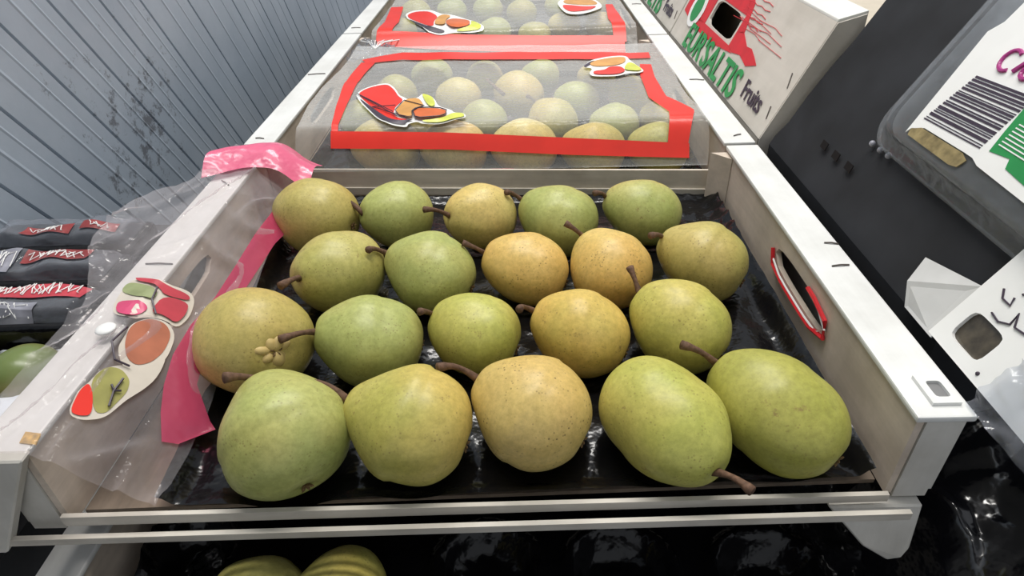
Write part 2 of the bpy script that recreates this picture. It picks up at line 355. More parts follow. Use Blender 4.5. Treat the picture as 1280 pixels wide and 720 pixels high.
c2, dz = crate('second wooden pear crate from the viewer, covered by red-bordered film', .398, .862, .368, .796)
for a in ((-.249, .413, -.24, .411), (-.2535, .637, -.231, .64), (.238, .57, .255, .566), (.240, .384, .248, .388)): staple(c2, dz, *a)
bm = B(); box(bm, -.13, .02, .3938, .3942, .028, .0335); obj('red_printed_line', bm, 'redink', c2)
c3, dz = crate('farthest wooden pear crate at the top of the picture', .868, 1.40, .802, 1.36)
for a in ((-.25, .90, -.235, .90), (.236, 1.022, .252, 1.02)): staple(c3, dz, *a)
c4, dz4 = crate('lowest wooden crate, half hidden under the front pear crate', -.40, .095, -.40, .095, zt=-.104, xc=.018, zf=-.15, zb=-.13, h=.062, dw=.032)

# ================================================================ black tray liners
PEARS_FRONT = [
(-0.1550,0.2851,-0.0268, 0.0346,0.0451,0.0355, 160,5, 0.15,None,'tan'),
(-0.0844,0.2942,-0.0299, 0.0314,0.0385,0.0303, -147,17, 0.25,(-0.0373,0.0193,0.0140),'green'),
(-0.0078,0.2881,-0.0310, 0.0301,0.0386,0.0303, -145,18, 0.12,(-0.0177,-0.0130,0.0140),'yellow'),
(0.0619,0.2740,-0.0301, 0.0308,0.0415,0.0326, 153,17, 0.35,(-0.0129,-0.0108,0.0140),'green'),
(0.1392,0.2883,-0.0317, 0.0291,0.0410,0.0322, 166,17, 0.30,(-0.0110,-0.0194,0.0140),'green'),
(-0.1160,0.1987,-0.0283, 0.0327,0.0425,0.0334, -131,17, 0.20,(0.0004,-0.0287,0.0140),'tan_green'),
(-0.0426,0.1937,-0.0298, 0.0311,0.0423,0.0333, 163,17, 0.45,(-0.0089,-0.0170,0.0140),'green'),
(0.0324,0.1982,-0.0321, 0.0288,0.0399,0.0313, 166,17, 0.20,(-0.0152,-0.0068,0.0140),'orange'),
(0.0971,0.1923,-0.0302, 0.0309,0.0386,0.0303, 125,22, 0.25,(-0.0154,-0.0018,0.0140),'orange'),
(0.1711,0.2010,-0.0305, 0.0304,0.0415,0.0326, 148,17, 0.40,(-0.0124,-0.0208,0.0140),'tan_green'),
(-0.1539,0.1066,-0.0235, 0.0368,0.0486,0.0382, 135,-18, 0.20,None,'tan'),
(-0.0746,0.1133,-0.0298, 0.0311,0.0419,0.0329, -172,17, 0.30,(-0.0117,-0.0249,0.0140),'green'),
(-0.0042,0.1195,-0.0326, 0.0286,0.0369,0.0290, 164,17, 0.20,(-0.0048,-0.0146,0.0140),'lime'),
(0.0683,0.1157,-0.0313, 0.0297,0.0397,0.0312, 160,17, 0.30,(-0.0090,-0.0165,0.0140),'orange_green'),
(0.1352,0.1175,-0.0301, 0.0308,0.0405,0.0318, 139,20, 0.25,(-0.0044,0.0123,0.0140),'lime'),
(-0.1090,0.0228,-0.0260, 0.0355,0.0413,0.0325, 123,28, 0.30,(-0.0113,-0.0159,0.0140),'green'),
(-0.0380,0.0308,-0.0275, 0.0336,0.0431,0.0339, 167,17, 0.55,(-0.0234,-0.0006,0.0140),'lime_tan'),
(0.0326,0.0404,-0.0291, 0.0319,0.0418,0.0328, 154,18, 0.40,(-0.0209,-0.0052,0.0140),'orange_tan'),
(0.1056,0.0352,-0.0290, 0.0315,0.0450,0.0400, -60,-6, 0.15,(0.0120,-0.0173,0.0090),'lime'),
(0.1720,0.0374,-0.0285, 0.0318,0.0445,0.0405, 133,14, 0.20,(-0.0230,-0.0020,0.0170),'olive'),
]
PEARS_MIDDLE = [
(-0.1153,0.4376,-0.0241, 0.0317,0.0438,0.0345, 178,8, 0.20,None,'tan'),
(-0.0405,0.4302,-0.0249, 0.0309,0.0423,0.0332, 178,8, 0.20,None,'yellow'),
(0.0355,0.4285,-0.0253, 0.0306,0.0415,0.0326, -178,8, 0.20,None,'yellow'),
(0.1088,0.4228,-0.0264, 0.0295,0.0400,0.0314, 175,8, 0.20,None,'lime_tan'),
(0.1777,0.4228,-0.0276, 0.0283,0.0379,0.0298, 177,8, 0.20,None,'lime_tan'),
(-0.1715,0.5448,-0.0317, 0.0242,0.0315,0.0248, 28,8, 0.20,None,'green'),
(-0.0873,0.5145,-0.0310, 0.0249,0.0327,0.0257, 166,8, 0.20,None,'yellow'),
(-0.0138,0.5257,-0.0305, 0.0254,0.0333,0.0262, 138,8, 0.20,None,'green'),
(0.0666,0.5044,-0.0273, 0.0283,0.0356,0.0280, 124,26, 0.30,(-0.0117,-0.0123,0.0140),'lime_tan'),
(0.1407,0.4990,-0.0302, 0.0257,0.0341,0.0268, 174,8, 0.30,None,'green'),
(0.2003,0.5286,-0.0337, 0.0223,0.0291,0.0229, 157,8, 0.20,None,'lime_tan'),
(-0.1368,0.6378,-0.0302, 0.0257,0.0334,0.0263, 145,8, 0.20,None,'tan_green'),
(-0.0494,0.6120,-0.0296, 0.0263,0.0351,0.0276, 165,8, 0.20,None,'yellow'),
(0.0301,0.6102,-0.0266, 0.0292,0.0391,0.0307, 151,8, 0.20,None,'yellow'),
(0.1041,0.5890,-0.0306, 0.0253,0.0343,0.0270, 172,8, 0.10,None,'green'),
(0.1704,0.5924,-0.0282, 0.0273,0.0353,0.0277, 79,25, 0.50,None,'tan_green'),
(-0.0945,0.7088,-0.0293, 0.0266,0.0345,0.0271, 173,8, 0.20,None,'green'),
(-0.0191,0.6824,-0.0290, 0.0267,0.0345,0.0271, -74,17, 0.20,(0.0188,-0.1017,0.0140),'green'),
(0.0614,0.7041,-0.0316, 0.0243,0.0320,0.0251, 173,8, 0.20,None,'green'),
(0.1397,0.6854,-0.0320, 0.0239,0.0315,0.0247, 160,8, 0.20,None,'tan_green'),
]
PEARS_BACK = [
(-0.1819,0.9906,-0.0292, 0.0267,0.0360,0.0283, -166,8, 0.20,None,'tan_green'),
(-0.1006,0.9747,-0.0294, 0.0265,0.0357,0.0280, 177,8, 0.20,None,'yellow'),
(-0.0103,0.9676,-0.0302, 0.0257,0.0345,0.0271, 176,8, 0.20,None,'green'),
(0.0599,0.9413,-0.0313, 0.0246,0.0332,0.0261, 175,8, 0.20,None,'tan_green'),
(0.1154,1.0002,-0.0302, 0.0256,0.0341,0.0268, 175,8, 0.20,None,'yellow'),
(0.1818,0.9850,-0.0298, 0.0260,0.0344,0.0270, 165,8, 0.20,None,'yellow'),
(-0.1727,1.1481,-0.0297, 0.0262,0.0350,0.0275, 178,8, 0.20,None,'green'),
(-0.1003,1.1514,-0.0296, 0.0263,0.0352,0.0276, 176,8, 0.20,None,'green'),
(-0.0277,1.1551,-0.0295, 0.0264,0.0353,0.0277, 175,8, 0.20,None,'green'),
(0.0397,1.1185,-0.0301, 0.0258,0.0345,0.0271, 173,8, 0.20,None,'green'),
(0.1152,1.1734,-0.0308, 0.0251,0.0336,0.0264, 173,8, 0.20,None,'green'),
(0.1842,1.1786,-0.0308, 0.0251,0.0336,0.0264, 173,8, 0.20,None,'tan_green'),
(-0.1451,1.3313,-0.0299, 0.0260,0.0347,0.0273, 179,8, 0.20,None,'green'),
(-0.0661,1.3359,-0.0298, 0.0261,0.0348,0.0274, 177,8, 0.20,None,'green'),
(0.0204,1.3053,-0.0303, 0.0256,0.0342,0.0269, 176,8, 0.20,None,'green'),
]

LOWER = [(-.0855, -.0235, -.121, .0290, .036, .032, 80, 8, .2, None, 'lime_tan'), (-.134, -.022, -.1215, .0270, .032, .029, 150, 8, .2, None, 'tan_green')]
def liner(label, x0, x1, ya, yb, yc_, yd, z, pears, cups=(), zt=0):
    """corners: front-left ya, back-left yb, front-right yc_, back-right yd"""
    t = thing('tray_liner', label, 'tray liner', (0, 0, z))
    def fn(u, v):
        xq = x0+(.027*(1-v) if x0 == -.2061 else 0); x = xq+(x1-xq)*u; y = (ya+(yb-ya)*v)*(1-u)+(yc_+(yd-yc_)*v)*u
        e = min(u, 1-u)*(x1-x0); ev = min(v, 1-v)*(yb-ya)
        h = max(.011*(1-smooth01(.0, .014, e)), .004*(1-smooth01(0, .012, ev)))
        h += .0012*nz(x, y, 3, 60)+.0016*max(0, nz(x, y, 9, 25))
        wgt = 0; 
        for p in pears:
            d = math.hypot(x-p[0], y-p[1]); R = p[3]
            if d < R*1.15: wgt = max(wgt, 1-smooth01(R*.35, R*1.15, d))
        h = h*(1-wgt)-.0062*wgt
        for cx, cy, R in cups:
            d = math.hypot(x-cx, y-cy); a_ = math.atan2(y-cy, x-cx)
            if d < R: k = 1-smooth01(R*.45, R, d); h += -.014*k*(1+.22*abs(math.sin(a_*5+2*nz(x, y, 1, 40))))+.007*math.exp(-((d-R*.95)/.004)**2)+.0065*abs(nz(x, y, 5, 110))
            elif d < R*1.2: h += .004*math.exp(-((d-R*.95)/.004)**2)
        if u > .86 and v > .70: h += .0035*max(0, math.sin(x*520))*max(0, math.sin(y*330))*smooth01(.7, .8, v)
        return (x, y, h)
    bm = B(); grid(bm, fn, 110, 100); obj('sheet', bm, 'tray', t, True)
    return t
liner('glossy black moulded liner under the loose pears of the nearest crate', -.2061, .2215, -.002, .382, .010, .362, -.0565, PEARS_FRONT)
liner('black liner under the film-covered pears of the second crate', -.212, .2215, .402, .85, .372, .785, -.0565, [])
liner('black liner of the farthest pear crate', -.212, .2215, .875, 1.385, .812, 1.35, -.0565, [])
liner('shiny black cupped liner of the lowest crate at the bottom edge of the photo', -.228, .262, -.34, .085, -.34, .085, -.146, LOWER,
      [(.0, .012, .036), (.086, .010, .036), (.180, .006, .036), (-.20, .03, .03)])

# ================================================================ pears
def pear_body(R, Ls, Lc, nk, seed, nu=44, nv=40):
    rnd = random.Random(seed); off = rnd.random()*40; k5 = rnd.choice((3, 5)); ph = rnd.random()*6
    bm = B(); rings = []
    for i in range(1, nv):
        ph_ = math.pi*i/nv; c = math.cos(ph_); s = math.sin(ph_)
        if c >= 0:
            u = c; t = Ls*u
            body = math.sqrt(max(0, 1-u**2.1)); bell = (.5+.5*math.cos(math.pi*u))*(1-u**6)**.5 if u < 1 else 0
            r = R*((1-nk)*body+nk*(bell*.78+.34*math.sqrt(max(0, 1-u**4))*u**.5+.22*(1-u)))
        else:
            u = -c; t = -Lc*u; r = R*(max(0, 1-u**2.25))**.5
        dm = .10*math.exp(-(r/(R*.20))**2)
        t -= math.copysign(R*dm*(.8 if c < 0 else .7), c)
        row = []
        for j in range(nu):
            a = 2*math.pi*j/nu
            q = Vector((t, r*math.cos(a), r*math.sin(a)))
            f = 1+.095*noise.noise(q*19+Vector((off, 0, 0)))+.035*noise.noise(q*38+Vector((off, 7, 0)))+.013*math.cos(k5*a+ph)*(.4+u)
            f += .012*noise.noise(q*70+Vector((0, off, 0)))
            row.append(bm.verts.new((t, q.y*f, q.z*f)))
        rings.append(row)
    for i in range(len(rings)-1):
        for j in range(nu): bm.faces.new([rings[i][j], rings[i][(j+1) % nu], rings[i+1][(j+1) % nu], rings[i+1][j]])
    e0 = bm.verts.new((Ls-R*.075, 0, 0)); e1 = bm.verts.new((-Lc+R*.085, 0, 0))
    for j in range(nu):
        bm.faces.new([e0, rings[0][(j+1) % nu], rings[0][j]]); bm.faces.new([e1, rings[-1][j], rings[-1][(j+1) % nu]])
    return bm
def make_pear(d, label, seed, group=None, detail=True):
    x, y, z, R, Ls, Lc, hd, tilt, nk, st, mt = d
    t = thing('pear', label, 'pear', (x, y, z), group)
    h, ti = math.radians(hd), math.radians(tilt)
    rot = Matrix.Rotation(h, 4, 'Z') @ Matrix.Rotation(-ti, 4, 'Y')
    q = (44, 40) if detail else (28, 24)
    bm = pear_body(R, Ls, Lc, nk, seed, *q); bm.transform(rot)
    obj('body', bm, mt, t, True)
    ax = (rot @ Vector((1, 0, 0)))
    if st:
        p0 = ax*(Ls-R*.12); v = Vector(st); p3 = ax*Ls*.98+v; rnd = random.Random(seed+5)
        side = Vector((0, 0, 1)).cross(v).normalized()*v.length*rnd.uniform(-.16, .16)+Vector((0, 0, v.length*.10))
        P = []
        for i in range(9):
            k = i/8; P.append(p0.lerp(p3, k)+side*math.sin(math.pi*k))
        r0 = .0021*(R/.033); bm = B(); tube(bm, P, [r0*(1.35-.5*min(1, k/3)) if k < 3 else r0*(.85+.10*max(0, k-4)+(.22 if k >= 7 else 0)) for k in range(9)], 10)
        obj('stem', bm, 'stem', t, True)
    bm = B(); ce = -ax*(Lc-R*.07)
    for k in range(5):
        a = k*2*math.pi/5; s1 = ax.cross(Vector((0, 0, 1))).normalized(); s2 = ax.cross(s1); dr = s1*math.cos(a)+s2*math.sin(a)
        tube(bm, [ce+dr*.0008, ce+dr*.0026-ax*.0016, ce+dr*.0038-ax*.0022], [.0010, .0009, .0003], 5)
    obj('calyx', bm, 'calyx', t)
    return t
FRONT_LABELS = [
 'tan pear half under the pink film in the far left corner of the nearest crate',
 'smooth green pear in the far row whose long dark stem lies over the corner pear',
 'pale yellow upright-looking pear, third from the left in the far row',
 'green pear tapering left, fourth from the left in the far row',
 'bright green pear at the right end of the far row, beside bare black liner',
 'large tan-green pear leftmost in the second loose row, with small dark pits',
 'green pear with a pronounced neck pointing left, second in the second loose row',
 'orange-yellow pear in the middle of the second loose row',
 'orange-yellow freckled pear with a stem rising up left, fourth in the second loose row',
 'tan-green pear at the right end of the second loose row, by the handle hole',
 'big tan pear at the left wall showing its knobbly orange calyx end',
 'green pear with a long pale brown stem pointing left over the tan pear',
 'small lime green pear with a short dark stem, middle of the third loose row',
 'pear turning from green to orange, fourth in the third loose row',
 'yellow-green pear with a tall curved upright stem, right end of the third loose row',
 'large dull green pear at the front left corner of the nearest crate',
 'green-gold pear with a thick brown stem, second from the left in the front row',
 'golden speckled pear in the centre of the front row',
 'oval green pear in the front row with its stem tucked beneath toward the front board',
 'broad olive green pear at the front right corner with a brown stem across its top']
for i, d in enumerate(PEARS_FRONT):
    p = make_pear(d, FRONT_LABELS[i], 10+i, 'loose pears in the nearest crate')
    if i == 10:                                       # knobbly calyx end facing the viewer
        h, ti = math.radians(d[6]), math.radians(d[7])
        ax = Vector((math.cos(ti)*math.cos(h), math.cos(ti)*math.sin(h), math.sin(ti)))
        s1 = ax.cross(Vector((0, 0, 1))).normalized(); s2 = ax.cross(s1); c0 = -ax*d[5]*.885; rk = random.Random(3)
        for k in range(7):
            a = k*.9+rk.uniform(-.25, .25); r = rk.uniform(.0045, .0085); rr = rk.uniform(.0034, .0056)
            dr_ = s1*math.cos(a)+s2*math.sin(a); mt_ = Matrix.Translation(c0+dr_*r) @ dr_.to_track_quat('X', 'Z').to_matrix().to_4x4() @ Matrix.Diagonal((rk.uniform(.9, 1.5), .95, .8, 1))
            bm = B(); bmesh.ops.create_uvsphere(bm, u_segments=14, v_segments=10, radius=rr, matrix=mt_); obj('calyx_knob', bm, 'knob', p, True)
ordn = ['leftmost', 'second from left', 'third from left', 'fourth from left', 'fifth from left', 'rightmost']
def lab(i, sizes, names, where):
    k = 0
    for n_, nm in zip(sizes, names):
        if i < k+n_:
            j = i-k; pos = 'rightmost' if j == n_-1 else ordn[j]
            return '%s pear of the %s %s' % (pos, nm, where)
        k += n_
for i, d in enumerate(PEARS_MIDDLE):
    make_pear(d, lab(i, (5, 6, 5, 4), ('front row', 'second row', 'third row', 'back row'), 'under film in the second crate'), 60+i, 'film-covered pears in the second crate')
for i, d in enumerate(PEARS_BACK):
    make_pear(d, lab(i, (6, 6, 3), ('front row', 'middle row', 'back row'), 'under film in the farthest crate'), 90+i, 'film-covered pears in the farthest crate', False)
make_pear(LOWER[0], 'right one of two pears peeking up from the lowest crate at the bottom edge', 120, 'pears in the lowest crate')
make_pear(LOWER[1], 'left one of two pears peeking up from the lowest crate at the bottom edge', 121, 'pears in the lowest crate')

# ================================================================ printed cover films
EMB_OUT=[(-0.1623,0.5027),(-0.1558,0.5276),(-0.1455,0.5414),(-0.1303,0.5469),(-0.1171,0.5232),(-0.1096,0.5013),(-0.1021,0.4913),(-0.098,0.4837),(-0.0862,0.4856),(-0.0834,0.5045),(-0.068,0.4842),(-0.0602,0.4555),(-0.0454,0.4456),(-0.0423,0.4371),(-0.0315,0.4366),(-0.0276,0.4226),(-0.0383,0.4164),(-0.0527,0.4111),(-0.0735,0.4121),(-0.0782,0.4148),(-0.0874,0.4128),(-0.0892,0.4092),(-0.107,0.4122),(-0.1205,0.4213)]
EMB_RED=[(-0.1587,0.5053),(-0.1539,0.5234),(-0.144,0.5356),(-0.1299,0.5401),(-0.1175,0.5181),(-0.1102,0.4971),(-0.1015,0.481),(-0.108,0.4629),(-0.1075,0.4408),(-0.1006,0.4266),(-0.0877,0.4197),(-0.094,0.4168),(-0.1075,0.4216),(-0.1328,0.459)]
EMB_DARK=[(-0.158,0.4986),(-0.1327,0.4581),(-0.1075,0.4213),(-0.094,0.4166),(-0.0877,0.4196),(-0.082,0.418),(-0.0893,0.4142),(-0.0906,0.411),(-0.106,0.4131),(-0.1199,0.4233)]
EMB_TAN=[(-0.1057,0.4451),(-0.1032,0.4596),(-0.0996,0.4734),(-0.0965,0.4794),(-0.0855,0.4796),(-0.0802,0.4688),(-0.0749,0.4517),(-0.0842,0.4455),(-0.0868,0.4388),(-0.0843,0.4233),(-0.0888,0.4221),(-0.0991,0.4291)]
EMB_ORANGE=[(-0.0857,0.4388),(-0.0805,0.4465),(-0.0688,0.4451),(-0.0571,0.4428),(-0.0497,0.437),(-0.0495,0.4258),(-0.0551,0.4196),(-0.0662,0.4177),(-0.0755,0.4168),(-0.0813,0.4209)]
EMB_LEAF=[(-0.0837,0.4985),(-0.0746,0.4902),(-0.0685,0.48),(-0.0634,0.458),(-0.067,0.4503),(-0.0748,0.4646)]
EMB_LEAF2=[(-0.0745,0.4151),(-0.0624,0.4159),(-0.0514,0.4208),(-0.0439,0.4336),(-0.0326,0.4339),(-0.0292,0.4236),(-0.0392,0.4172),(-0.0531,0.4121),(-0.0698,0.4127)]
EM2_OUT=[(0.1076,0.592),(0.1206,0.6221),(0.1402,0.632),(0.1689,0.6377),(0.1693,0.6087),(0.182,0.5697),(0.1746,0.5577),(0.1571,0.5555),(0.1452,0.5468),(0.1159,0.5521),(0.1134,0.5666),(0.1203,0.5854)]
EM2_TAN=[(0.1164,0.6025),(0.1272,0.6189),(0.1655,0.6299),(0.1642,0.6052),(0.1531,0.5896),(0.124,0.5881)]
EM2_RED=[(0.1403,0.585),(0.1545,0.5836),(0.1583,0.5642),(0.1459,0.552),(0.1185,0.5574),(0.1189,0.5718),(0.1334,0.5739)]
EM2_LEAF=[(0.1674,0.6036),(0.1797,0.5689),(0.1708,0.561),(0.1546,0.5684)]
EM2_DARK=[(0.109,0.5955),(0.12,0.6162),(0.1272,0.6189),(0.1185,0.6008),(0.1106,0.5878)]
EM3_OUT=[(-0.1683,0.9391),(-0.1552,0.9803),(-0.1257,0.9801),(-0.1034,0.943),(-0.0845,0.9367),(-0.0493,0.888),(-0.0205,0.8387),(-0.0432,0.8347),(-0.0733,0.8358),(-0.0959,0.832),(-0.1226,0.8404)]
EM3_RED=[(-0.1634,0.9332),(-0.1511,0.9642),(-0.1262,0.9647),(-0.1057,0.9251),(-0.11,0.8875),(-0.1059,0.8473),(-0.1249,0.8642)]
EM3_DARK=[(-0.1619,0.9222),(-0.1243,0.8591),(-0.1058,0.8452),(-0.0846,0.8372),(-0.0978,0.8341),(-0.1227,0.8432)]
EM3_TAN=[(-0.1069,0.857),(-0.1071,0.9182),(-0.0985,0.9347),(-0.0833,0.9222),(-0.0909,0.8931),(-0.0872,0.8514)]
EM3_ORANGE=[(-0.0901,0.8846),(-0.0776,0.9002),(-0.0508,0.8794),(-0.0478,0.8466),(-0.0658,0.841),(-0.0849,0.8459)]
EM3_LEAF=[(-0.049,0.8829),(-0.0243,0.8396),(-0.0582,0.8358),(-0.0733,0.8378),(-0.0451,0.8459)]
EM4_OUT=[(0.0988,1.0079),(0.1133,1.0482),(0.1672,1.04),(0.1782,0.9661),(0.1575,0.9256),(0.1319,0.9072),(0.1108,0.917),(0.1013,0.9577)]
EM4_TAN=[(0.1095,1.0226),(0.1303,1.041),(0.1637,1.0272),(0.1715,0.9805),(0.1461,0.9765),(0.1137,0.9894)]
EM4_RED=[(0.107,0.9825),(0.145,0.9646),(0.1682,0.9694),(0.1503,0.934),(0.1175,0.9273),(0.1073,0.9552)]
BAG_A_OUT=[(-0.243,0.1427),(-0.219,0.1369),(-0.2073,0.1419),(-0.2032,0.138),(-0.2008,0.1218),(-0.2024,0.1065),(-0.209,0.1075),(-0.2165,0.1013),(-0.2208,0.0942),(-0.2357,0.1),(-0.24,0.112)]
BAG_A_GREEN=[(-0.2422,0.135),(-0.2264,0.1303),(-0.2182,0.1259),(-0.2177,0.1165),(-0.227,0.1158),(-0.2419,0.123)]
BAG_A_PINK=[(-0.2371,0.112),(-0.22,0.1108),(-0.2169,0.1083),(-0.2188,0.1),(-0.2225,0.0952),(-0.234,0.1011)]
BAG_A_RED=[(-0.2399,0.1402),(-0.2182,0.1347),(-0.2059,0.1379),(-0.2042,0.1335),(-0.2153,0.126),(-0.2188,0.1298),(-0.2364,0.135)]
BAG_A_RED2=[(-0.2144,0.1255),(-0.2039,0.1312),(-0.202,0.1207),(-0.2031,0.1087),(-0.2097,0.1096),(-0.2153,0.1057)]
BAG_B_OUT=[(-0.2176,0.0687),(-0.2189,0.0805),(-0.2196,0.0911),(-0.2155,0.1019),(-0.2076,0.1075),(-0.2011,0.1006),(-0.1988,0.0812),(-0.2005,0.0668),(-0.2037,0.0611),(-0.2114,0.0584)]
BAG_B_ORANGE=[(-0.2167,0.0755),(-0.2188,0.0853),(-0.2181,0.0943),(-0.2141,0.1022),(-0.2074,0.1048),(-0.2027,0.099),(-0.2013,0.0843),(-0.2029,0.0718),(-0.2074,0.0644),(-0.2123,0.0659)]
BAG_C_OUT=[(-0.2199,0.0308),(-0.2177,0.0399),(-0.2178,0.0502),(-0.2102,0.0623),(-0.2034,0.0627),(-0.1994,0.0835),(-0.1972,0.0658),(-0.2003,0.0466),(-0.2035,0.0364),(-0.2061,0.023),(-0.2119,0.0156),(-0.2174,0.0156)]
BAG_C_PEAR=[(-0.2179,0.0405),(-0.2165,0.0532),(-0.2109,0.0568),(-0.2055,0.0525),(-0.2037,0.044),(-0.2053,0.0344),(-0.2065,0.0259),(-0.2103,0.0235)]
BAG_C_RED=[(-0.2188,0.0298),(-0.2177,0.0384),(-0.2143,0.0339),(-0.2098,0.0208),(-0.2132,0.0171),(-0.2167,0.017)]
BAG_EDGE=[(-0.1912,0.3818),(-0.1836,0.2431),(-0.1838,0.1729),(-0.1859,0.1046),(-0.1818,0.0733),(-0.1637,0.0485),(-0.1802,0.0242),(-0.1719,-0.0101)]

def film2(x, y): return -.030+.040*smooth01(.384, .418, y)**.75 + .0016*nz(x, y, 2, 22)*smooth01(.40, .43, y)
def film3(x, y): return -.028+.034*smooth01(.80, .85, y) + .0016*nz(x, y, 6, 18)*smooth01(.82, .86, y)
def band(bm, pts, wd, fn, off, mi=0, sub=10, flat=False):
    """strip following the film surface; pts are (x, y), wd its width at each"""
    C = []
    for k in range(len(pts)-1):
        for i in range(sub):
            t = i/sub; C.append((pts[k][0]*(1-t)+pts[k+1][0]*t, pts[k][1]*(1-t)+pts[k+1][1]*t, wd[k]*(1-t)+wd[k+1]*t))
    C.append((*pts[-1], wd[-1])); rows = []
    for i, (x, y, w_) in enumerate(C):
        a_, b_ = C[max(0, i-1)], C[min(len(C)-1, i+1)]; dx, dy = b_[0]-a_[0], b_[1]-a_[1]; l = math.hypot(dx, dy); nx, ny = -dy/l, dx/l
        rw = []
        for j in range(7):
            X, Y = x+nx*w_*(j/6-.5), y+ny*w_*(j/6-.5); sl = (fn(X, Y+.001)-fn(X, Y-.001))/.002; q = off*.7/math.hypot(1, sl)
            rw.append(bm.verts.new((X, Y-sl*q, fn(X, Y)+q)))
        rows.append(rw)
    for i in range(len(rows)-1):
        for j in range(6): bm.faces.new([rows[i][j], rows[i+1][j], rows[i+1][j+1], rows[i][j+1]]).material_index = mi
t2 = thing('cover_film', 'clear film with a red border stretched over the second crate of pears', 'film', (0, .39, -.03), 'red-bordered cover films')
def rel(bm, o): bm.transform(Matrix.Translation(-Vector(o.location))); return bm
bm = B(); grid(bm, lambda u, v: (-.208+.426*u+.003*math.sin(v*9), .387-.003*u+(.350-.030*u)*v**1.5, film2(-.208+.426*u+.003*math.sin(v*9), .387-.003*u+(.350-.030*u)*v**1.5)), 60, 90)
obj('clear_sheet', rel(bm, t2), 'film', t2, True)
bm = B()
band(bm, [(-.168, .4050), (-.05, .4025), (.08, .3975), (.200, .3935)], [.0105, .0095, .0090, .0080], film2, .0026)
band(bm, [(.188, .396), (.197, .43), (.180, .475), (.182, .55), (.188, .60)], [.020, .026, .020, .017, .014], film2, .0026)
band(bm, [(-.163, .402), (-.170, .47), (-.178, .56), (-.172, .645)], [.006, .011, .016, .020], film2, .0026)
band(bm, [(-.178, .648), (-.13, .672), (-.05, .664), (.08, .652), (.200, .640)], [.026, .036, .036, .034, .032], film2, .0028)
obj('red_border', rel(bm, t2), 'red', t2, True)
def emblem(name, parts, fn, t, base=.0036):
    bm = B()
    for k, (pts, mi) in enumerate(parts): decal(bm, pts, fn, base+.0004*k, mi)
    return obj(name, rel(bm, t), ['white', 'red', 'dark', 'tanink', 'orangeink', 'leafink'], t, True)
em1 = emblem('fruit_emblem', [(EMB_OUT, 0), (EMB_RED, 1), (EMB_DARK, 2), (EMB_LEAF2, 5), (EMB_LEAF, 5), (EMB_TAN, 3), (EMB_ORANGE, 4)], film2, t2)
emblem('fruit_emblem', [(EM2_OUT, 0), (EM2_DARK, 2), (EM2_TAN, 3), (EM2_RED, 1), (EM2_LEAF, 5)], film2, t2)
def outline(bm, pts, fn, off, r, mi):
    P = [(x, y, fn(x, y)+off) for x, y in pts]; tube(bm, P+[P[0]], r, 5, mi)
bm = B(); outline(bm, EMB_ORANGE, film2, .0068, .0006, 0); outline(bm, EMB_TAN[6:]+EMB_TAN[:3], film2, .0064, .0005, 0)
for a, b_ in ((0, 8), (0, 9), (13, 7), (13, 10)):
    p, q = EMB_RED[a], EMB_RED[b_]; tube(bm, [(p[0]*(1-k/6)+q[0]*k/6, p[1]*(1-k/6)+q[1]*k/6, film2(p[0], p[1]*(1-k/6)+q[1]*k/6)+.0052) for k in range(7)], .0005, 5)
obj('emblem_outline', rel(bm, t2), 'dark', em1)

t3 = thing('cover_film', 'clear film with a red border over the farthest crate of pears', 'film', (0, .80, -.03), 'red-bordered cover films')
bm = B(); grid(bm, lambda u, v: (-.205+.42*u, .800+.50*v**1.5, film3(-.205+.42*u, .80+.50*v**1.5)), 50, 90)
obj('clear_sheet', rel(bm, t3), 'film', t3, True)
bm = B()
band(bm, [(-.195, .835), (-.08, .826), (.06, .820), (.195, .815)], [.022, .020, .022, .026], film3, .0026)
band(bm, [(-.185, .83), (-.182, .90), (-.190, 1.02)], [.024, .024, .022], film3, .0026)
band(bm, [(.188, .82), (.186, .88), (.190, .99)], [.020, .022, .012], film3, .0026)
obj('red_border', rel(bm, t3), 'red', t3, True)
emblem('fruit_emblem', [(EM3_OUT, 0), (EM3_RED, 1), (EM3_DARK, 2), (EM3_LEAF, 5), (EM3_TAN, 3), (EM3_ORANGE, 4)], film3, t3)
emblem('fruit_emblem', [(EM4_OUT, 0), (EM4_TAN, 3), (EM4_RED, 1)], film3, t3)

# ================================================================ bag film draped over the left rim of the nearest crate
def bag(x, y): return .004 if x < -.222 else max(.004-(x+.222)*.95, -.0475)
def bagw(x, y): return bag(x, y)+.0016*nz(x, y, 4, 30)+.0008*nz(x, y, 1, 80)
tb = thing('printed_bag', 'opened clear fruit bag with pink border draped over the left rim of the nearest crate', 'bag', (-.22, .15, 0))
def bagfn(u, v):
    y = -.012+.385*v
    xi_ = -.172-.018*smooth01(.1, .9, v); xo = -.262-.030*smooth01(.30, .55, v)*(1-smooth01(.62, .88, v))
    x = xo+(xi_-xo)*u
    z = bagw(x, y)+.0035*abs(nz(x, y, 3, 26))+.0045*max(0, 1-abs(nz(x*2.2-y*.5, y*.6, 7, 17))*9)
    if x < -.255: z += .010*smooth01(.255, .29, -x)
    return (x, y, z)
bm = B(); grid(bm, bagfn, 50, 90); obj('clear_sheet', rel(bm, tb), 'filmbag', tb, True)
PK_IN = [(-.1700, .372), (-.1765, .31), (-.1835, .243), (-.1850, .19), (-.1862, .1397), (-.1859, .1046), (-.1818, .0733), (-.1690, .0528), (-.1637, .0470), (-.1763, .0286)]
PK_OUT = [(-.1930, .372), (-.1945, .31), (-.1965, .243), (-.1961, .19), (-.1959, .15), (-.1983, .1152), (-.1975, .0852), (-.1940, .0614), (-.1889, .0427), (-.1822, .0250)]
bm = B(); rows = []
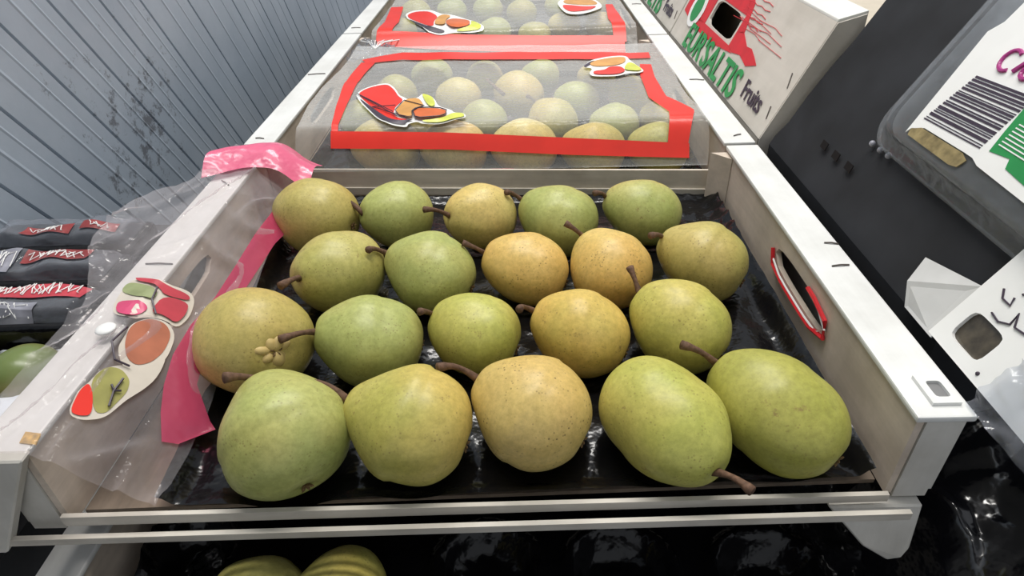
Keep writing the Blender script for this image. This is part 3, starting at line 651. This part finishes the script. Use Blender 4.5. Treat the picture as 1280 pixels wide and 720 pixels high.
for (xa, ya), (xb, yb) in zip(PK_IN, PK_OUT):
    rows.append([bm.verts.new((xa+(xb-xa)*j/8, ya+(yb-ya)*j/8, bagw(xa+(xb-xa)*j/8, ya)+.003)) for j in range(9)])
for i in range(len(rows)-1):
    for j in range(8): bm.faces.new([rows[i][j], rows[i+1][j], rows[i+1][j+1], rows[i][j+1]])
bmesh.ops.subdivide_edges(bm, edges=list(bm.edges), cuts=1, use_grid_fill=True, smooth=.5)
obj('pink_border', rel(bm, tb), 'pinkfilm', tb, True)
def roll(u, v):                                        # thick rolled pink end over the corner
    x = -.262+.090*u; y = .322+.052*v+.012*math.sin(u*3.2)-.016*(1-u)
    return (x, y, .006+.013*math.sin(math.pi*v)*(1-.4*u)-.020*smooth01(.55, 1, u)+.003*nz(x, y, 8, 50))
bm = B(); grid(bm, roll, 30, 18); obj('rolled_pink_end', rel(bm, tb), 'pinkroll', tb, True)
bm = B()
for k, (pts, mi) in enumerate([(BAG_A_OUT, 0), (BAG_A_GREEN, 1), (BAG_A_PINK, 2), (BAG_A_RED, 3), (BAG_A_RED2, 3), (BAG_B_OUT, 0), (BAG_B_ORANGE, 4), (BAG_C_OUT, 0), (BAG_C_PEAR, 5), (BAG_C_RED, 6)]):
    decal(bm, pts, bagw, .0030+.0005*(k if k < 5 else k-5 if k < 7 else k-6), mi)
fp = obj('fruit_print', rel(bm, tb), ['cream', 'baggreen', 'pinkink', 'redbag', 'brownink', 'bagpear', 'red'], tb, True)
for pts in ([(-.219, .128), (-.217, .115), (-.212, .106)], [(-.2185, .0853), (-.2195, .0700), (-.214, .0590), (-.208, .0600)], [(-.2070, .0500), (-.2075, .0400), (-.2060, .0300)], [(-.2095, .0430), (-.2075, .0400), (-.2050, .0420)]):
    bm = B(); tube(bm, [(x, y, bagw(x, y)+.0062) for x, y in pts], .0007, 5); obj('print_outline', rel(bm, tb), 'dark', fp)

# ================================================================ left neighbour packs and fruit
def pack(label, x0, x1, y0, y1, z, texty, seed):
    t = thing('produce_pack', label, 'pack', ((x0+x1)/2, (y0+y1)/2, z-.03), 'film-wrapped packs beside the left rim')
    ox, oy = t.location.x, t.location.y
    bm = B(); box(bm, x0-ox, x1-ox, y0-oy, y1-oy, 0, .022); bevel(bm, .006, 3); obj('tray', bm, 'tray', t, True)
    def fn(u, v):
        x = x0+(x1-x0)*u; y = y0+(y1-y0)*v; e = min(min(u, 1-u)*(x1-x0), min(v, 1-v)*(y1-y0))
        return (x-ox, y-oy, .010+.020*smooth01(-.001, .010, e)+.005*nz(x, y, seed, 45)*smooth01(0, .01, e))
    bm = B(); grid(bm, fn, 60, 26); obj('wrap', bm, 'packfilm', t, True)
    rnd = random.Random(seed)
    for (xa, xb, ya, yb, kind) in texty:
        bm = B(); zz = lambda x, y: fn((x-x0)/(x1-x0), (y-y0)/(y1-y0))[2]
        b2 = bmesh.new(); grid(b2, lambda u, v: (xa+(xb-xa)*u-ox, ya+(yb-ya)*v-oy, zz(xa+(xb-xa)*u, ya+(yb-ya)*v)+.0015), 12, 5); b2.to_mesh(me_ := bpy.data.meshes.new('x')); b2.free(); bm.from_mesh(me_); bpy.data.meshes.remove(me_)
        x = xa+.004
        while x < xb-.012:                            # loose script-like strokes
            P = []
            for i in range(7):
                q = x+.012*i/6+.002*rnd.uniform(-1, 1); r = ya+(yb-ya)*(.5+.36*math.sin(i*1.7+rnd.random()*2)); P.append((q-ox, r-oy, zz(q, r)+.0022))
            tube(bm, P, .0004, 4, 1); x += .006
        obj('printed_strip', bm, [kind, 'white'], t)
    return t
M['greyink'] = plain('pack_grey_print', (.25, .25, .29), .3, .6, .35, 60, 0)
M['darkred'] = plain('pack_dark_red_print', (.24, .035, .035), .3, .6, .35, 80, 0)
pack('glossy black film-wrapped pack at the back of the left stack, against the panelled wall', -.410, -.284, .208, .254, 0, [(-.375, -.335, .218, .230, 'darkred'), (-.328, -.300, .222, .232, 'darkred')], 3)
pack('grey film-wrapped pack in the middle of the left stack', -.410, -.278, .158, .202, 0, [(-.348, -.298, .176, .190, 'darkred'), (-.405, -.352, .166, .190, 'greyink')], 4)
pack('film-wrapped pack with pink and red lettering, nearest of the left stack', -.410, -.267, .106, .152, 0, [(-.372, -.275, .128, .146, 'redbag'), (-.38, -.30, .110, .122, 'greyink')], 5)
bm = B(); box(bm, -.410, -.268, .096, .29, -.185, -.031); bevel(bm, .003, 1)
tag(obj('dark_box', bm, 'matblack'), 'dark box under the film-wrapped packs on the left', 'box')
M['foam'] = plain('white_foam', (.66, .70, .76), .6, .4, .08, 90, .3)
def mangomat():
    m, nt, b = newmat('green_red_fruit_skin'); co = coords(nt, True)
    a = ramp(nt, noi(nt, co, 14, 3), [(.38, (.15, .20, .06)), (.50, (.24, .22, .08)), (.60, (.22, .08, .04))]).outputs[0]
    L(nt, a, b.inputs['Base Color']); b.inputs['Roughness'].default_value = .3; return m
M['mango'] = mangomat()
ft = thing('foam_tray', 'white foam tray of green and red fruit at the left edge', 'tray', (-.33, .03, -.185))
def foamfn(u, v):
    x = -.405+.138*u; y = -.05+.152*v; k = 0
    for cx, cy, R in FR: k = max(k, 1-smooth01(R*.5, R*1.08, math.hypot(x-cx, y-cy)))
    return (x+.33, y-.03, .162-.034*k)
FR = [(-.336, .082, .0225), (-.294, .080, .0225), (-.313, .041, .0225), (-.295, -.002, .0225), (-.350, .01, .0225), (-.377, .045, .0225)]
bm = B(); grid(bm, foamfn, 70, 70)
obj('cupped_foam', bm, 'foam', ft, True)
bm = B(); box(bm, -.075, .063, -.08, .062, 0, .112); obj('base', bm, 'matblack', ft)
for i, l in enumerate(('green fruit in the far left cup of the foam tray', 'brownish green fruit beside the left rim, far cup of the foam tray', 'green fruit with a red blush in the middle of the foam tray', 'red-labelled fruit in the near part of the foam tray')):
    x, y, R = FR[i]; R = .0205; z = -.0315
    t = thing('mango', l, 'fruit', (x, y, z), 'fruit in the white foam tray')
    bm = pear_body(R, R*1.1, R*1.05, 0, 200+i, 32, 24); bm.transform(Matrix.Rotation(i*1.3, 4, 'Z')); bm.transform(Matrix.Translation((0, 0, .004))); obj('body', bm, 'mango', t, True)
    bm = B(); tube(bm, [(R*1.0*math.cos(i*1.3), R*1.0*math.sin(i*1.3), .004), (R*1.15*math.cos(i*1.3), R*1.15*math.sin(i*1.3), .006)], .0016, 6); obj('stem_scar', bm, 'stem', t)
lt = thing('price_label', 'red and white oval label lying on fruit at the left edge', 'label', (-.300, .022, -.008))
bm = B()
def disc(bm, rx, ry, z, mi, cx=0, cy=0):
    a = [bm.verts.new((cx+rx*math.cos(k*math.pi/14), cy+ry*math.sin(k*math.pi/14), z)) for k in range(28)]; c = [bm.verts.new((v.co.x, v.co.y, z+.0008)) for v in a]
    bm.faces.new(a[::-1]).material_index = mi; bm.faces.new(c).material_index = mi
    for k in range(28): bm.faces.new([a[k], a[(k+1) % 28], c[(k+1) % 28], c[k]]).material_index = mi
disc(bm, .021, .016, 0, 0); disc(bm, .0195, .0147, .001, 1)
for k in range(4): box(bm, -.011+.0025*k, .012-.002*k, -.009+.005*k, -.007+.005*k, .0018, .0024, 0)
obj('face', bm, ['white', 'redink'], lt)

# ================================================================ right side: leaning stack
C6, S6 = math.cos(math.radians(60)), math.sin(math.radians(60))
def PP(y, s, off=0): return (.265+s*C6-off*S6, y, s*S6+off*C6)
t = thing('display_board', 'dark matt board leaning up to the right beyond the right rim', 'board', (.265, .21, -.185))
bm = B(); rows = []
nseg = 30
prof = [(.268, -.184), (.268, 0)]+[(.268+.27*k/nseg*C6, .27*k/nseg*S6) for k in range(1, nseg+1)]+[(.46, .27*S6), (.46, -.184)]
E0 = []; E1 = []
for k, (x, z) in enumerate(prof):
    j = .0035*nz(k*.37, 1.3) if 1 < k < len(prof)-2 else 0
    E0.append(bm.verts.new((x, .064, z))); E1.append(bm.verts.new((x, .362+j*1.6, z)))
n_ = len(prof)
for k in range(n_): bm.faces.new([E0[k], E0[(k+1) % n_], E1[(k+1) % n_], E1[k]])
bm.faces.new(E0[::-1]); bm.faces.new(E1)
bm.transform(Matrix.Translation((-.265, -.21, .185))); obj('slab', bm, 'matblack', t)
for y, s in ((.283, .0351), (.2605, .0354), (.2374, .036)):
    bm = B(); prism(bm, [PP(y-.006, s-.003, .0002), PP(y+.004, s-.003, .0002), PP(y+.006, s+.003, .0002), PP(y-.004, s+.003, .0002)], Vector(PP(0, 0, .0008))-Vector(PP(0, 0, 0))); bm.transform(Matrix.Translation((-.265, -.21, .185))); obj('slot', bm, 'gap', t)
for y, s in ((.2345, .0589), (.2218, .059), (.2103, .0596)):
    bm = B(); bmesh.ops.create_uvsphere(bm, u_segments=10, v_segments=6, radius=.0024, matrix=Matrix.Translation(Vector(PP(y, s, .001))-Vector((.265, .21, -.185)))); obj('grey_dot', bm, 'greyink', t, True)

def rrect(y0, y1, s0, s1, r, off, n=6):
    out = []
    for cy, cs, a0 in ((y1-r, s1-r, 0), (y0+r, s1-r, 90), (y0+r, s0+r, 180), (y1-r, s0+r, 270)):
        for k in range(n+1):
            a = math.radians(a0+90*k/n); out.append(PP(cy+r*math.cos(a), cs+r*math.sin(a), off))
    return out
def loft(bm, loops, cap=True, mi=0):
    R = [[bm.verts.new(p) for p in l] for l in loops]; n = len(R[0])
    for i in range(len(R)-1):
        for k in range(n): bm.faces.new([R[i][k], R[i][(k+1) % n], R[i+1][(k+1) % n], R[i+1][k]]).material_index = mi
    if cap: bm.faces.new(R[-1]).material_index = mi
O_ = Vector(PP(.13, .13, .002))
def relO(bm): bm.transform(Matrix.Translation(-O_)); return bm
t = thing('clamshell_pack', 'clear plastic clamshell with a white barcode label leaning on the dark board', 'pack', O_)
y0, y1, s0, s1 = -.02, .240, .062, .230
bm = B(); loft(bm, [rrect(y0, y1, s0, s1, .022, .002), rrect(y0-.002, y1+.002, s0-.002, s1+.002, .024, .004), rrect(y0, y1, s0, s1, .022, .006), rrect(y0+.006, y1-.006, s0+.005, s1-.005, .020, .0065), rrect(y0+.014, y1-.016, s0+.010, s1-.012, .018, .017), rrect(y0+.019, y1-.021, s0+.014, s1-.016, .016, .0195)])
obj('clear_shell', relO(bm), 'clam', t, True)
bm = B(); loft(bm, [rrect(y0+.012, y1-.012, s0+.009, s1-.01, .018, .003), rrect(y0+.014, y1-.015, s0+.011, s1-.012, .018, .010)]); obj('grey_insert', relO(bm), plain('grey_insert', (.16, .17, .18), .6, .4, .3, 40, .3), t, True)
bm = B(); lab_ = [PP(a, s, .0203) for a, s in ((.186, .083), (.188, .079), (.196, .150), (.190, .158), (.186, .20), (.0, .20), (.0, .082), (.118, .0865), (.125, .0885), (.133, .0885), (.176, .0872), (.182, .0845))]
prism(bm, lab_, Vector(PP(0, 0, .0006))-Vector(PP(0, 0, 0))); lbl = obj('label', relO(bm), 'white', t)
prd = plain('brown_produce', (.24, .19, .09), .6, .3, .4, 160, .6)
bm = B(); wq = [(.184, .0785), (.186, .0825), (.178, .0865), (.134, .0878), (.127, .0855), (.129, .0800), (.135, .0785)]; prism(bm, [PP(a, s, .0205) for a, s in wq], Vector(PP(0, 0, .0006))-Vector(PP(0, 0, 0))); obj('label_window', relO(bm), prd, t)
bm = B()
rnd = random.Random(4); s = .0915
while s < .1250:
    wd = rnd.choice((.0005, .0008, .0014, .0020)); ya = .183-.28*(s-.0915); yb = .126-.06*(s-.0915)
    prism(bm, [PP(ya, s, .0210), PP(yb, s+.003, .0210), PP(yb, s+wd+.003, .0210), PP(ya, s+wd, .0210)], Vector(PP(0, 0, .0003))-Vector(PP(0, 0, 0))); s += wd+rnd.choice((.0007, .0010, .0014))
obj('barcode', relO(bm), 'dark', lbl)
M['greenink'] = plain('green_ink', (.02, .27, .07), .4, .5, .1, 40, 0)
M['magenta'] = plain('magenta_ink', (.40, .04, .22), .4, .5, .1, 40, 0)
bm = B(); prism(bm, [PP(a, q, .0210) for a, q in ((.119, .096), (.1215, .108), (.124, .124), (.0, .124), (.0, .088), (.083, .0914), (.1005, .0931), (.1035, .0982))], Vector(PP(0, 0, .0003))-Vector(PP(0, 0, 0)))
for k in range(7):
    q = .101+.0022*k; prism(bm, [PP(.117, q, .0214), PP(.085, q, .0214), PP(.085, q+.0007, .0214), PP(.117, q+.0007, .0214)], Vector(PP(0, 0, .0003))-Vector(PP(0, 0, 0)), 1)
obj('green_panel', relO(bm), ['greenink', 'white'], lbl)
def on_pp(y_, s_, off): return lambda u, v, w_: PP(y_-u, s_+v, off+w_)
bm = B()
tube(bm, [PP(.1605-.006*math.cos(a*.3), .1405+.0065*math.sin(a*.3), .0213) for a in range(3, 19)], [.0013]*16, 6)
tube(bm, [PP(.152, .136, .0213), PP(.149, .142, .0213), PP(.146, .144, .0213)], .0016, 6); tube(bm, [PP(.142-.004*math.cos(a*.5), .1385+.004*math.sin(a*.5), .0213) for a in range(13)], .0014, 6)
tube(bm, [PP(.134, .135, .0213), PP(.134, .144, .0213), PP(.128, .144, .0213), PP(.128, .135, .0213)], .0013, 6)
obj('magenta_lettering', relO(bm), 'magenta', lbl)
# folded white card and white windowed carton
t = tag(obj('paper_card', (lambda bm: (prism(bm, [PP(.094, .0015, .002), PP(.103, .014, .007), PP(.111, .030, .003), PP(.067, .040, .002), PP(.064, .0015, .002)], Vector(PP(0, 0, .0008))-Vector(PP(0, 0, 0))), bm)[1])(B()), plain('card_white', (.56, .56, .55), .7)), 'small folded off-white card tucked between right rim and dark board', 'card')
O_ = Vector(PP(.03, .04, .004))
t = thing('window_carton', 'white carton with a dark square window and black script near the right rim', 'carton', O_)
bm = B(); plate_hole(bm, lambda u, v, sd: PP(u, v, .004+(.003 if sd else 0)), -.03, .0645, .004, .075, .029, .0545, .0115, .0305, 5); lid = obj('printed_lid', relO(bm), 'white', t)
bm = B(); prism(bm, [PP(.026, .009, .0035), PP(.058, .009, .0035), PP(.058, .033, .0035), PP(.026, .033, .0035)], Vector(PP(0, 0, .0012))-Vector(PP(0, 0, 0))); obj('window', relO(bm), plain('dark_produce', (.055, .045, .03), .25, .8, .6, 120, .8), t)
bm = B()
for P in ([(.053, .0469), (.049, .043), (.0425, .043), (.0445, .047)], [(.0465, .0345), (.040, .0335), (.034, .0365), (.0355, .043), (.031, .037), (.024, .038)], [(.030, .043), (.026, .055)], [(.024, .041), (.018, .052), (.012, .040), (.018, .036)], [(.043, .0505), (.0425, .0512)]):
    tube(bm, [PP(a, q, .0075) for a, q in P], .0006, 5)
obj('black_script', relO(bm), 'dark', lid)
bm = B(); bmesh.ops.create_uvsphere(bm, u_segments=8, v_segments=6, radius=.0012, matrix=Matrix.Translation(Vector(PP(.0235, .009, .007)))); obj('hole_mark', relO(bm), 'dark', lid)
bm = B(); grid(bm, lambda u, v: tuple(Vector(PP(-.055+.068*u, -.004+.034*v, .010+.005*nz(u, v, 2, 5)))), 24, 16); obj('film_corner', relO(bm), 'packfilm', t, True)
# crumpled black film below
def crum(u, v):
    x = .215+.25*u; y = -.14+.204*v
    z = -.152+.052*smooth01(.10, .27, u)+.085*max(0, u-.2)+(.006+.034*smooth01(.15, .32, u))*abs(nz(x, y, 2, 14))+.012*smooth01(.1, .3, u)*abs(nz(x, y, 5, 30))+.0015*nz(x, y, 7, 70)
    return (x, y, z)
bm = B(); grid(bm, crum, 110, 110)
tag(obj('black_plastic_sheet', bm, 'crinkle', None, True), 'crumpled shiny black plastic below the right front corner of the nearest crate', 'plastic sheet')

# printed cartons beyond
AQ = math.atan2(.102, .047); CQ, SQ = math.cos(AQ), math.sin(AQ)
def QQ(y, s, off=0): return (.262+s*CQ-off*SQ, y, s*SQ+off*CQ)
M['carton'] = ply('white_carton', (.60, .56, .50), .04, .6, .16, 1)
M['cartontop'] = ply('white_carton_top', (.70, .70, .66), .04, .6, .1, 1)
M['cartonin'] = plain('carton_inside', (.34, .28, .19), .8)
def carton(label, y0, y1, full):
    O2 = Vector((.30, (y0+y1)/2, -.185))
    t = thing('printed_carton', label, 'carton', O2, 'white printed fruit cartons')
    def R(bm): bm.transform(Matrix.Translation(-O2)); return bm
    h0, h1 = y0+.20, y0+.305
    bm = B(); plate_hole(bm, lambda u, v, sd: QQ(u, v, -.003 if sd else 0), y0, y1, 0, .118, h0, h1, .046, .078, 5); obj('printed_face', R(bm), 'carton', t)
    bm = B(); prism(bm, [(.2625, y0, 0), QQ(y0, .1175, -.0005), (.336, y0, .1135), (.336, y0, -.18), (.2625, y0, -.18)], (0, -.0015, 0)); obj('end_panel', R(bm), 'carton', t)
    bm = B(); prism(bm, [(.2625, y1-.003, 0), QQ(y1-.003, .1175, -.0005), (.336, y1-.003, .1135), (.336, y1-.003, -.18), (.2625, y1-.003, -.18)], (0, .003, 0)); obj('end_panel', R(bm), 'carton', t)
    bm = B(); prism(bm, [(.2625, y0+.003, -.001), (.2655, y0+.003, -.001), (.2655, y0+.003, -.18), (.2625, y0+.003, -.18)], (0, y1-y0-.006, 0)); obj('lower_face', R(bm), 'carton', t)
    bm = B(); prism(bm, [QQ(y0, .118, 0), QQ(y0, .1205, .0005), (.337, y0, .1165), (.337, y0, .1125), QQ(y0, .1150, -.004)], (0, y1-y0, 0)); bevel(bm, .0008, 2); obj('top_ledge', R(bm), 'cartontop', t)
    bm = B(); box(bm, .325, .330, y0+.004, y1-.004, -.18, .112); obj('back_wall', R(bm), 'cartonin', t)
    n = Vector(QQ(0, 0, .0004))-Vector(QQ(0, 0, 0))
    def flat(name, polys, mats):
        bm = B()
        for pts, mi in polys: prism(bm, [QQ(y0+a, q, .0003+.0004*mi) for a, q in pts], n, mi)
        return obj(name, R(bm), mats, t)
    flat('red_print', [([(.096, .0475), (.112, .0525), (.130, .057), (.145, .0555), (.175, .0655), (.194, .0600), (.194, .0435), (.175, .0400), (.150, .0440), (.120, .0395)], 0),
        ([(.175, .0390), (.194, .0435), (.345, .0435), (.345, .031), (.290, .0305), (.230, .0335)], 0),
        ([(.310, .0435), (.345, .0400), (.375, .0330), (.420, .0380), (.420, .113), (.310, .113)], 0),
        ([(.194, .0800), (.310, .0800), (.310, .113), (.215, .105)], 0), ([(.172, .064), (.194, .060), (.194, .0800), (.212, .104), (.190, .096)], 0)], ['redink'])
    bm = B()
    for k in range(9):
        a = .055+.013*k; q = .068+.004*((k*7) % 5); tube(bm, [QQ(y0+a+.024*i, q+.0012*((i*k) % 3), .0006) for i in range(4)], .0003, 4)
    for k in range(5): tube(bm, [QQ(y0+.14+.014*i, .074+.007*k+.0015*((i+k) % 2), .0006) for i in range(6)], .0004, 4)
    obj('small_print', R(bm), 'redink', t)
    bm = B(); ell = [(y0+.365+.030*math.cos(k*math.pi/12), .052+.026*math.sin(k*math.pi/12)) for k in range(24)]
    prism(bm, [QQ(a, q, .0012) for a, q in ell], n, 0)
    prism(bm, [QQ(y0+.365+(a-y0-.365)*.6, .052+(q-.052)*.72, .0018) for a, q in ell], n, 1)
    obj('oval_badge', R(bm), ['white', 'greenink'], t)
    def put(yy, ss, off, sc_=1, sh=0): return lambda u, v, w_: QQ(yy-u-sh*v, ss+v*sc_, off+w_)
    bm = B(); text_mesh(bm, "EUR'SALTIS", .045, 1.10, put(y0+.352, .0035, .0016, 1.0), 0, .0002, .0009)
    obj('green_lettering', R(bm), 'greenink', t)
    bm = B(); text_mesh(bm, "Fruits", .026, 1.0, put(y0+.090, .0150, .0012, 1.0, -.25), 0, .0002, .0004)
    obj('black_lettering', R(bm), 'dark', t)
    for a, q, a2, q2 in ((.008, .050, .016, .064), (.009, .017, .015, .0295), (.176, -.0, .180, .007), (.340, .0, .345, .012)):
        bm = B(); tube(bm, [QQ(y0+a, q+.001, .0006), QQ(y0+a2, q2, .0008)], .0006, 5); obj('staple', R(bm), 'staple', t)
    return t
carton('nearer white fruit carton with green lettering and red print, beyond the dark board', .376, .806, True)
carton('farther white fruit carton with green lettering at the top edge of the photo', .812, 1.25, False)
bm = B(); box(bm, .345, .62, .40, 1.2, -.185, .085); bevel(bm, .004, 2)
tag(obj('cardboard_box', bm, plain('beige_card', (.52, .46, .37), .75)), 'beige cardboard box behind the printed cartons at the top edge', 'box')
# crumpled clear film scrap between the two left rims
ts = thing('film_scrap', 'crumpled clear film scrap in the gap between second and farthest crate at left', 'film scrap', (-.20, .80, -.01))
bm = B(); grid(bm, lambda u, v: (-.030+.065*u, -.05+.10*v, .012*nz(u, v, 3, 6)+.006*nz(u, v, 9, 15)), 26, 26); obj('sheet', bm, 'packfilm', ts, True)
bm = B()
for k in range(6): a = .35*k-.9; tube(bm, [(.01, -.02, .006), (.01+.015*math.sin(a), .0, .010), (.01+.04*math.sin(a), .03, .006)], .0008, 4)
obj('painted_fold_glints', bm, 'white', ts)  # highlights on the clear film's creases, put in as white tubes
